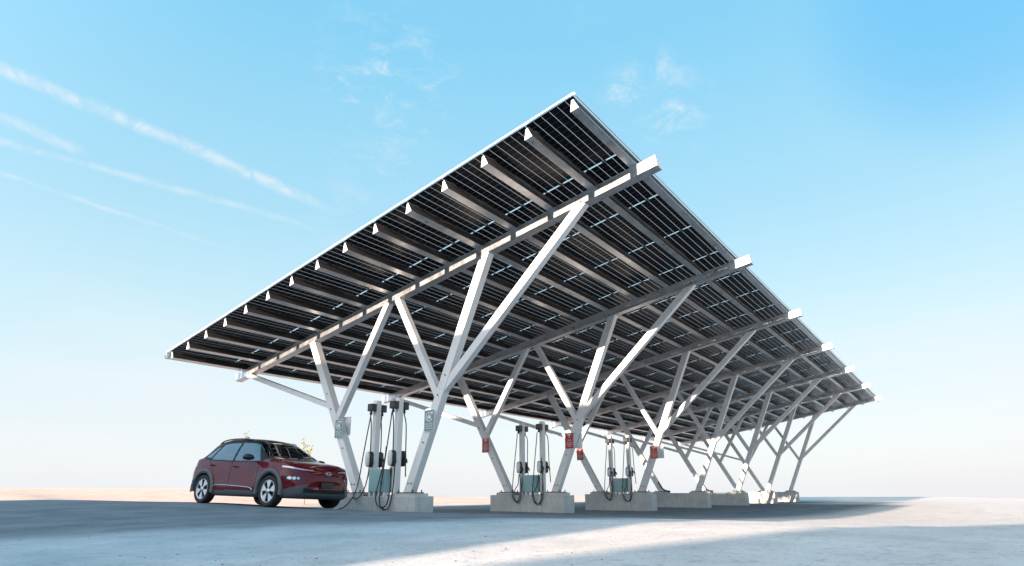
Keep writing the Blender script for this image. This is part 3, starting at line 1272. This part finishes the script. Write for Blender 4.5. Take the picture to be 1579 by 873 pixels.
def inpoly(x, z, poly):
    c = np.zeros_like(x, bool)
    n = len(poly)
    j = n - 1
    for i in range(n):
        xi, zi = poly[i]
        xj, zj = poly[j]
        cond = ((zi > z) != (zj > z)) & (x < (xj - xi) * (z - zi) / (zj - zi + 1e-12) + xi)
        c ^= cond
        j = i
    return c


def build_car():
    root = empty('car')
    xsn = np.concatenate([-.74 + .30 * (np.linspace(0, 1, 26) ** 1.7), np.arange(-.425, 3.06, .0155), 3.45 - .38 * (np.linspace(1, 0, 46) ** 1.7)])
    S = [section(x) for x in xsn]
    S = np.array(S)                       # nx, nt, 3
    nxs, nts, _ = S.shape
    X = np.repeat(xsn[:, None], nts, 1)
    Yh = S[:, :, 0]
    Z = S[:, :, 1]
    T = S[:, :, 2]
    # nose and tail are bowed in plan
    nosew = sstep(X, 2.95, 3.45)
    X = X - nosew * .10 * (Yh / .7) ** 2 * (Yh < 2)
    # sculpt: crease over the arches and a hollow in the doors
    side = sstep(T, 3.5, 5) * sstep(T, 9.5, 8)
    Yh = Yh - .020 * side * np.exp(-((Z - .62) / .13) ** 2) * sstep(X, .35, .6) * sstep(X, 2.25, 2.0)
    Yh = Yh + .010 * side * (np.exp(-((X - 2.6) / .5) ** 2) + np.exp(-((X) / .5) ** 2)) * np.exp(-((Z - .75) / .16) ** 2)
    faces = {}
    # both sides
    for sgn in (-1, 1):
        fx = (X[:-1, :-1] + X[1:, :-1] + X[:-1, 1:] + X[1:, 1:]) / 4
        fz = (Z[:-1, :-1] + Z[1:, :-1] + Z[:-1, 1:] + Z[1:, 1:]) / 4
        fy = (Yh[:-1, :-1] + Yh[1:, :-1] + Yh[:-1, 1:] + Yh[1:, 1:]) / 4
        ft = (T[:-1, :-1] + T[1:, :-1] + T[:-1, 1:] + T[1:, 1:]) / 4
        c = np.full(fx.shape, 'body', dtype=object)
        sidem = (ft > 3.2) & (ft < 15.2)
        hoodm = (ft > 11) & (fx > 2.30) & (fx < 3.30)
        c[hoodm & (ft > 12.2)] = 'bonnet'
        # side glass
        dlo_f = [(2.07, .985), (1.64, 1.375), (1.45, 1.42), (1.02, 1.435), (1.075, .995)]
        dlo_r = [(1.005, .998), (.955, 1.437), (.50, 1.43), (.27, 1.405), (.10, 1.06), (.12, 1.035)]
        dlo_q = [(.055, 1.075), (.205, 1.375), (.06, 1.325), (-.20, 1.115), (-.17, 1.08)]
        up_ = (ft > 8.6) & (ft < 15.4)
        blk = [(2.17, .962), (2.20, 1.08), (1.95, 1.30), (1.62, 1.50), (1.36, 1.52), (.9, 1.476), (.50, 1.468), (.24, 1.445), (.02, 1.36), (-.27, 1.115), (-.22, 1.05), (.1, 1.01), (1.0, .965)]
        c[up_ & inpoly(fx, fz, blk)] = 'pillar_trim'
        c[up_ & inpoly(fx, fz, dlo_f)] = 'gf'
        c[up_ & inpoly(fx, fz, dlo_r)] = 'gr'
        c[up_ & inpoly(fx, fz, dlo_q)] = 'gq'
        # windscreen, rear screen, roof
        wy = np.interp(fx, [1.45, 2.25], [.545, .70])
        c[(ft > 13.0) & (fx > 1.50) & (fx < 2.235) & (fy < wy)] = 'windscreen'
        c[(ft > 13.0) & (fx > 2.235) & (fx < 2.30) & (fy < .74)] = 'cowl'
        c[(ft > 14.0) & (fx > -.56) & (fx < -.22) & (fy < .50)] = 'rear_screen'
        c[(ft > 15.2) & (fx > -.05) & (fx < 1.50)] = 'roof'
        # doors
        isb = (c == 'body') & sidem
        dz_ = fz < np.interp(fx, [-.3, 1, 2.0], [1.035, .995, .965]) + .01
        d_front = isb & dz_ & (fx > 1.045 + 0) & (fx < 2.03 + .06 * np.sin((fz - .3) * 4)) & (fz > .345)
        d_rear = isb & dz_ & (fx < 1.03) & (fz > .345) & (fx > np.interp(fz, [.345, .60, .78, 1.05], [.42, .47, .34, .02]))
        c[d_front] = 'door_front'
        c[d_rear] = 'door_rear'
        # gaps
        e_front = isb & dz_ & (fz > .33) & (np.abs(fx - (2.045 + .06 * np.sin((fz - .3) * 4))) < .0095)
        e_mid = isb & dz_ & (fz > .33) & (np.abs(fx - 1.0375) < .0085)
        e_rear = isb & dz_ & (fz > .33) & (np.abs(fx - np.interp(fz, [.345, .60, .78, 1.05], [.405, .455, .325, .005])) < .009)
        c[e_front | e_mid | e_rear] = 'seam'
        bon = (ft > 11.3) & (ft < 12.2) & (fx > 2.30) & (fx < 3.30)
        c[bon & (ft > 12.02)] = 'seam'
        c[(ft > 11.3) & (fx > 3.29) & (fx < 3.30)] = 'seam'
        # cladding
        lowz = np.interp(fx, [-.74, -.45, -.3, .3, 2.3, 2.9, 3.1, 3.2, 3.45], [.56, .50, .40, .335, .325, .36, .38, .42, .52])
        c[(fz < lowz)] = 'cladding'
        for ax in (0, 2.6):
            rr = np.hypot(fx - ax, fz - .334)
            c[(rr < .475) & (ft > 3.0) & (ft < 9.5)] = 'cladding'
            c[(rr < .385) & (fy > .50)] = 'none'
        # lamps
        c[(fx > 2.93) & (fy > .33) & (np.abs(fz - np.interp(fy, [.3, .6, .88], [.790, .812, .865])) < np.interp(fy, [.3, .5, .85], [.006, .012, .018])) & (ft > 4)] = 'drl'
        lp = (fx > 2.98) & (fy > .60) & (fy < .86) & (fz > np.interp(fy, [.6, .86], [.575, .565])) & (fz < np.interp(fy, [.6, .86], [.640, .690])) & (ft > 4)
        c[lp] = 'lamp_bezel'
        for yy, rr_ in ((.655, .025), (.725, .031), (.795, .033)):
            c[lp & (np.hypot((fy - yy) * 1.0, (fz - .618)) < rr_)] = 'lamp'
        c[(fx < -.45) & (fy > .50) & (fz > .86) & (fz < .93) & (ft < 12)] = 'tail_lamp'
        # lower grille and plate recess
        c[(fx > 3.1) & (fy < .56) & (fz > .33) & (fz < .43)] = 'lower_grille'
        c[(fx > 3.15) & (fy < .64) & (fz > .690) & (fz < .698)] = 'seam'
        side_s = 'L' if sgn > 0 else 'R'
        for key in set(c.ravel()):
            if key == 'none':
                continue
            ii, jj = np.nonzero(c == key)
            kk = key
            if key in ('gf', 'gr', 'gq', 'door_front', 'door_rear', 'drl', 'lamp', 'lamp_bezel', 'tail_lamp', 'pillar_trim'):
                kk = key + side_s
            faces.setdefault(kk, []).append((sgn, ii, jj))

    def part(key, name, m, parent=root, off=0.0, recess=0.0):
        vid = {}
        V = []
        F = []
        for sgn, ii, jj in faces.get(key, []):
            for i, j in zip(ii, jj):
                q = []
                for (a, b) in ((i, j), (i + 1, j), (i + 1, j + 1), (i, j + 1)):
                    cen = Yh[a, b] < 1e-4
                    kk = (a, b, 0 if cen else sgn)
                    if kk not in vid:
                        vid[kk] = len(V)
                        V.append((X[a, b], Yh[a, b] * sgn, Z[a, b]))
                    q.append(vid[kk])
                if sgn < 0:
                    q = q[::-1]
                q2 = []
                for k in q:
                    if k not in q2:
                        q2.append(k)
                if len(q2) > 2:
                    F.append(q2[::-1])
        if not F:
            return None
        me = bpy.data.meshes.new(name)
        me.from_pydata(V, [], F)
        me.polygons.foreach_set('use_smooth', [True] * len(F))
        if off:
            nn = [v.normal.copy() for v in me.vertices]
            for v, nv_ in zip(me.vertices, nn):
                v.co += nv_ * off
        me.validate()
        return link_mesh(name, me, m, parent)

    part('body', 'body', MT['paint'])
    # nose and tail closures
    for i in (0, -1):
        b = MB()
        ring = [(X[i, j], Yh[i, j], Z[i, j]) for j in range(nts)] + [(X[i, j], -Yh[i, j], Z[i, j]) for j in range(nts - 2, 0, -1)]
        b.raw(ring, [tuple(range(len(ring)))])
        b.build('bumper_face', MT['paint'], root)
    part('bonnet', 'bonnet', MT['paint'])
    part('roof', 'roof', MT['lampdark'])
    part('seam', 'panel_gap', MT['seam'], off=-.004)['kind'] = 'stuff'
    part('windscreen', 'windscreen', MT['glass'])
    part('rear_screen', 'rear_screen', MT['glass_side'])
    part('cowl', 'cowl', MT['black'])
    part('cladding', 'cladding', MT['clad'], off=.007)
    part('lower_grille', 'lower_grille', MT['black'], off=-.006)
    for s_ in 'RL':
        sg = -1 if s_ == 'R' else 1
        part('pillar_trim' + s_, 'window_trim', MT['trim_black'], off=.001)
        df = part('door_front' + s_, 'door', MT['paint'])
        dr = part('door_rear' + s_, 'door', MT['paint'])
        part('gf' + s_, 'window', MT['glass_side'], df, off=-.004)
        part('gr' + s_, 'window', MT['glass_side'], dr, off=-.004)
        part('gq' + s_, 'quarter_window', MT['glass_side'], off=-.004)
        part('drl' + s_, 'running_light', MT['lamp'], off=.002)
        hb = part('lamp_bezel' + s_, 'headlight', MT['lampdark'], off=.001)
        part('lamp' + s_, 'reflector', MT['lamp'], hb, off=.004)
        part('tail_lamp' + s_, 'tail_lamp', mat('tail_lens', (.35, .01, .01), .12, 0, .5, 1), off=.002)
        # handles, sill strip, rail, mirror
        for xx, zz, dd in ((1.18, .865, df), (.24, .905, dr)):
            b = MB()
            y = sg * .888
            b.tube(spline([(xx - .095, y - sg * .012, zz), (xx - .07, y + sg * .018, zz + .002), (xx + .07, y + sg * .022, zz - .002), (xx + .10, y - sg * .012, zz - .004)], 5), .013, 7)
            b.build('door_handle', MT['paint'], dd)
        b = MB()
        yy = sg * .905
        b.tube(spline([(.50, yy, .41), (.62, yy, .44), (1.2, yy, .435), (1.90, yy, .40), (2.06, yy, .345)], 6), .011, 6)
        b.build('sill_strip', MT['chrome'], root)
        b = MB()
        yr = sg * .565
        b.tube(spline([(-.06, yr, 1.42), (.10, yr, 1.495), (.42, yr, 1.532), (.9, yr, 1.533), (1.3, yr * 1.01, 1.497), (1.42, yr * 1.02, 1.44)], 6), .016, 7)
        b.build('roof_rail', MT['black'], root)
        b = MB()
        mp = []
        for k in range(9):
            f = k / 8
            mp.append((1.86 + .03 * math.sin(math.pi * f) - .02 * f, sg * (.86 + .25 * f), 1.035 + .02 * math.sin(math.pi * f) + .012 * f))
        b.tube(mp, [.035, .050, .078, .092, .097, .095, .088, .070, .030], 12)
        b.v = [(p[0], p[1], 1.04 + (p[2] - 1.04) * .74) for p in b.v]
        b.build('wing_mirror', MT['black'], root)
        b = MB()
        b.box((1.80, sg * 1.0, 1.045), (.012, .17, .085), bev=.004)
        b.build('mirror_glass', MT['chrome'], root)
        # arch lips and inner arches
        for ax in (0, 2.6):
            b = MB()
            K = 30
            vv, ff = [], []
            for k in range(K + 1):
                a = R(-9 + 198 * k / K)
                for rr, yo in ((.383, .60), (.383, .890), (.395, .914), (.465, .916), (.482, .903), (.478, .86)):
                    vv.append((ax + rr * math.cos(a), sg * yo, .334 + rr * math.sin(a)))
            n_ = 6
            for k in range(K):
                for q in range(n_ - 1):
                    ff.append((k * n_ + q, k * n_ + q + 1, (k + 1) * n_ + q + 1, (k + 1) * n_ + q))
            b.raw(vv, ff, 0, True)
            b.build('wheel_arch', MT['clad'], root)
            make_wheel(root, ax, sg)
    # floor and inner wheelhouse
    b = MB()
    b.box((1.3, 0, .30), (3.7, 1.18, .18), bev=.03)
    b.box((1.3, 0, .40), (1.72, 1.62, .14), bev=.03)
    b.build('underbody', MT['black'], root)
    b = MB()
    b.box((1.15, 0, .62), (2.5, 1.5, .04))
    b.box((2.05, 0, .87), (.42, 1.44, .20), bev=.05)
    b.build('dashboard', MT['seat'], root)
    b = MB()
    b.box((2.02, .10, .995), (.22, .34, .10), rot=Matrix.Rotation(.2, 3, 'Z'))
    b.build('parcel', MT['tan'], root)
    for xx in (1.15, .25):
        for yy in (-.37, .37):
            b = MB()
            b.box((xx + .22, yy, .68), (.50, .50, .16), bev=.05)
            b.box((xx - .06, yy, .96), (.13, .48, .58), rot=Matrix.Rotation(-.2, 3, 'Y'), bev=.05)
            b.box((xx - .14, yy, 1.30), (.09, .26, .17), rot=Matrix.Rotation(-.2, 3, 'Y'), bev=.04)
            b.build('seat', MT['seat'], root)
    b = MB()
    pts = []
    for k in range(25):
        a = 2 * math.pi * k / 24
        pts.append((1.72 - .07 * math.sin(a), .37 + .18 * math.cos(a), .98 + .17 * math.sin(a)))
    b.tube(pts, .014, 6, caps=False)
    b.build('steering_wheel', MT['black'], root)
    # number plate and emblem
    b = MB()
    b.box((3.452, 0, .50), (.014, .34, .12), bev=.004)
    b.build('number_plate', MT['black'], root)
    b = MB()
    pts = []
    for k in range(25):
        a = 2 * math.pi * k / 24
        pts.append((3.44, .075 * math.cos(a), .742 + .040 * math.sin(a)))
    b.tube(pts, .0065, 6, caps=False)
    b.tube([(3.442, -.045, .718), (3.442, -.030, .766)], .007, 6)
    b.tube([(3.442, .030, .718), (3.442, .045, .766)], .007, 6)
    b.tube(spline([(3.442, -.036, .744), (3.442, 0, .737), (3.442, .036, .744)], 4), .006, 6)
    b.build('emblem', MT['chrome'], root)
    # wipers
    b = MB()
    b.tube([(2.27, -.62, 1.09), (2.16, -.15, 1.145)], .008, 5)
    b.tube([(2.27, .02, 1.09), (2.16, .52, 1.14)], .008, 5)
    b.build('wiper', MT['black'], root)
    b = MB()
    b.box((1.62, 0, 1.36), (.03, .22, .06), bev=.01)
    b.build('rear_view_mirror', MT['black'], root)
    return root


def make_wheel(root, ax, sg):
    wr = empty('wheel', (ax, sg * .795, .334))
    wr.parent = root
    K = 48
    prof_ = [(.235, -.09), (.30, -.105), (.322, -.095), (.333, -.07), (.334, 0), (.333, .07), (.322, .095), (.30, .105), (.255, .102), (.235, .085)]
    vv, ff = [], []
    for k in range(K):
        a = 2 * math.pi * k / K
        for r_, y in prof_:
            vv.append((r_ * math.cos(a), sg * y, r_ * math.sin(a)))
    n_ = len(prof_)
    for k in range(K):
        for q in range(n_ - 1):
            k2 = (k + 1) % K
            ff.append((k * n_ + q, k * n_ + q + 1, k2 * n_ + q + 1, k2 * n_ + q))
    MB().raw(vv, ff, 0, True).build('tyre', MT['tyre'], wr)
    b = MB()
    # dark dish behind, silver lip
    vv, ff = [(0, sg * .03, 0)], []
    for k in range(K):
        a = 2 * math.pi * k / K
        vv.append((.236 * math.cos(a), sg * .045, .236 * math.sin(a)))
    for k in range(K):
        ff.append((0, 1 + k, 1 + (k + 1) % K))
    b.raw(vv, ff)
    b.build('wheel_disc', MT['rimdark'], wr)
    b = MB()
    vv, ff = [], []
    pr = [(.238, .04), (.240, .094), (.228, .092), (.219, .06)]
    for k in range(K):
        a = 2 * math.pi * k / K
        for r_, y in pr:
            vv.append((r_ * math.cos(a), sg * y, r_ * math.sin(a)))
    for k in range(K):
        for q in range(3):
            k2 = (k + 1) % K
            ff.append((k * 4 + q, k * 4 + q + 1, k2 * 4 + q + 1, k2 * 4 + q))
    b.raw(vv, ff, 0, True)
    # five broad silver blades with dark pockets
    for s_ in range(5):
        a0 = 2 * math.pi * s_ / 5 + (.3 if ax else .9)
        poly = [(-.10, .045), (.10, .045), (.27, .10), (.36, .222), (.18, .230), (0, .232), (-.18, .230), (-.36, .222), (-.27, .10)]
        pts = [(r_ * math.cos(a0 + a), r_ * math.sin(a0 + a)) for a, r_ in poly]
        ya, yb = sg * .066, sg * .088
        b.prism(pts, 1, ya, yb)
    b.tube([(0, sg * .05, 0), (0, sg * .098, 0)], .058, 20)
    b.build('rim', MT['rim'], wr)
    return wr


car = build_car()
cx0, cy0 = 1.16, -3.84 + .78
car.location = (cx0, cy0, .252 - .032)
car.rotation_euler = (-.040, .020, .060)
tag(car, 'dark red compact crossover car with grey wheel arches parked at the nearest charging posts', 'car')


# ------------------------------------------------------------------ young trees
def sapling(loc, h, spread, nb, seed, label, leafcols):
    r_ = random.Random(seed)
    root = empty('young_tree', loc)
    tag(root, label, 'tree', 'young trees beyond the yard')
    tr = MB()
    segs = []
    main = [(0, 0, 0), (.04, .02, h * .3), (-.03, .05, h * .6), (.02, 0, h)]
    mp = spline(main, 6)
    tr.tube(mp, [.035 * (1 - .8 * i / len(mp)) for i in range(len(mp))], 6)
    tips = []
    for k in range(nb):
        f = .35 + .62 * k / nb
        p = mp[min(len(mp) - 1, int(f * len(mp)))]
        a = r_.uniform(0, 6.28)
        L = spread * (1.15 - .5 * f) * r_.uniform(.7, 1.2)
        q = [p, p + Vector((math.cos(a) * L * .45, math.sin(a) * L * .45, L * .8)), p + Vector((math.cos(a) * L * .75, math.sin(a) * L * .75, L * 1.7))]
        sp_ = spline(q, 4)
        tr.tube(sp_, [.012 * (1 - .7 * i / len(sp_)) for i in range(len(sp_))], 4)
        tips += sp_[2:]
    tips += mp[int(len(mp) * .6):]
    tr.build('trunk', MT['bark'], root)
    lf = MB()
    for p in tips:
        for _ in range(2):
            c = p + Vector((r_.gauss(0, .09), r_.gauss(0, .09), r_.gauss(0, .09)))
            ln, wd = r_.uniform(.06, .11), r_.uniform(.03, .05)
            rot = Matrix.Rotation(r_.uniform(0, 6.28), 3, 'Z') @ Matrix.Rotation(r_.uniform(-1.2, 1.2), 3, 'X') @ Matrix.Rotation(r_.uniform(-1, 1), 3, 'Y')
            vs_ = [rot @ Vector(v) + c for v in ((0, -ln, 0), (wd, 0, .008), (0, ln, 0), (-wd, 0, .008))]
            lf.raw(vs_, [(0, 1, 2, 3)], r_.choice((0, 0, 1, 2)))
    lf.build('crown', leafcols, root)
    return root


MT['bark'] = mat('young_bark', (.16, .13, .10), .9)
leaf1 = [mat('leaf_ochre', (.42, .30, .08), .7), mat('leaf_olive', (.20, .20, .06), .7), mat('leaf_brown', (.22, .12, .05), .7)]
leaf2 = [mat('leaf_dull', (.14, .14, .09), .7), mat('leaf_grey', (.20, .19, .14), .7), mat('leaf_dark', (.08, .09, .06), .7)]


def at_px(u, dist):
    """ground point seen at horizontal photo position u, dist metres ahead"""
    f = Vector((-math.sin(YAW), math.cos(YAW), 0))
    l_ = (u - 789.5) / 934 * dist
    p = CAM + f * dist + rt * l_
    return (p.x, p.y, gz(p.x, p.y) - .03)


sapling(at_px(470, 34), 3.05, .62, 15, 3, 'thin young tree with ochre leaves rising behind the windscreen of the red car', leaf1)
sapling(at_px(371, 38), 4.05, .30, 6, 8, 'bare tip of a slender young tree showing just above the roof of the red car', leaf2)

# ------------------------------------------------------------------ buildings behind the camera that shade the yard
MT['render_wall'] = mat('rendered_wall', (.16, .14, .13), .85, var=.06, dirt=(.10, .09, .085), dscale=.4, damt=.4)
MT['clad_wall'] = mat('sheet_cladding', (.14, .15, .16), .5, .3, var=.08)
MT['roof_sheet'] = mat('roof_sheet', (.25, .24, .24), .55, .3)
MT['shop_glass'] = mat('dark_window_glass', (.03, .04, .05), .08, 0, .6)


def building(x0, x1, y, depth, h, label, gable=False, wall='render_wall', doors=3):
    root = empty('building', ((x0 + x1) / 2, y, 0))
    hw_ = (x1 - x0) / 2
    b = MB()
    z0 = -.6
    if gable:
        b.prism([(-hw_, z0), (hw_, z0), (hw_, h * .38), (0, h), (-hw_, h * .38)], 1, -depth, 0)
    else:
        b.box((0, -depth / 2, (h + z0) / 2), (hw_ * 2, depth, h - z0))
    b.build('wall', MT[wall], root)
    b = MB()
    if gable:
        for s_ in (-1, 1):
            b.prism([(s_ * hw_ * 1.03, h * .38 - .12), (0, h + .02), (0, h + .12), (s_ * hw_ * 1.03, h * .38 - .02)], 1, -depth - .2, .2)
    else:
        b.box((0, -depth / 2, h + .06), (hw_ * 2 + .3, depth + .3, .12))
    b.build('roof', MT['roof_sheet'], root)
    for k in range(doors):
        xx = -hw_ + (k + .5) * 2 * hw_ / doors
        b = MB()
        b.box((xx, .03, 1.35), (2.6, .06, 2.8))
        dd = b.build('shop_door', MT['shop_glass'], root)
        b = MB()
        b.box((xx - 1.36, .06, 1.35), (.10, .12, 2.9))
        b.box((xx + 1.36, .06, 1.35), (.10, .12, 2.9))
        b.box((xx, .06, 2.85), (2.82, .12, .10))
        b.build('frame', MT['steel'], dd)
        if not gable:
            b = MB()
            b.box((xx, .03, 5.2), (2.2, .06, 1.2))
            b.build('window', MT['shop_glass'], root)
    tag(root, label, 'building', 'buildings on the near side of the yard')


building(-10.5, 12.7, -30, 14, 4.4 + .145 * 30, 'flat roofed rendered building across the yard from the canopy')
building(14.6 - 1.0, 32, -30, 10, 8.4, 'gabled building across the yard, to the right of the flat roofed one', gable=True, wall='clad_wall', doors=3)

# ------------------------------------------------------------------ loose stones
b = MB()
rs = random.Random(5)
ico = [(0, 0, 1), (.9, 0, .3), (.28, .85, .3), (-.72, .53, .3), (-.72, -.53, .3), (.28, -.85, .3)]
for k in range(1100):
    d_ = 2.6 + 17 * rs.random() ** 1.6
    u_ = rs.uniform(-40, 1620)
    x, y, z = at_px(u_, d_)
    if 1.0 < x < 5.0 and abs((y + 3.5) % 7 - 3.5) < .6 and y > -1:
        continue
    r_ = rs.choice((.003, .004, .005, .007, .011)) * rs.uniform(.7, 1.2)
    a = rs.uniform(0, 6.28)
    vv = []
    for p in ico:
        q = Vector((p[0] * r_ * rs.uniform(.7, 1.3), p[1] * r_ * rs.uniform(.7, 1.3), p[2] * r_ * .7))
        q.rotate(Matrix.Rotation(a, 3, 'Z'))
        vv.append(q + Vector((x, y, gz(x, y))))
    b.raw(vv, [(0, 1, 2), (0, 2, 3), (0, 3, 4), (0, 4, 5), (0, 5, 1)])
ob = b.build('loose_stones', mat('dark_stone', (.10, .10, .10), .9, var=.3, vscale=.8))
tag(ob, kind='stuff', label='small dark stones scattered over the pale yard surface', cat='stones')
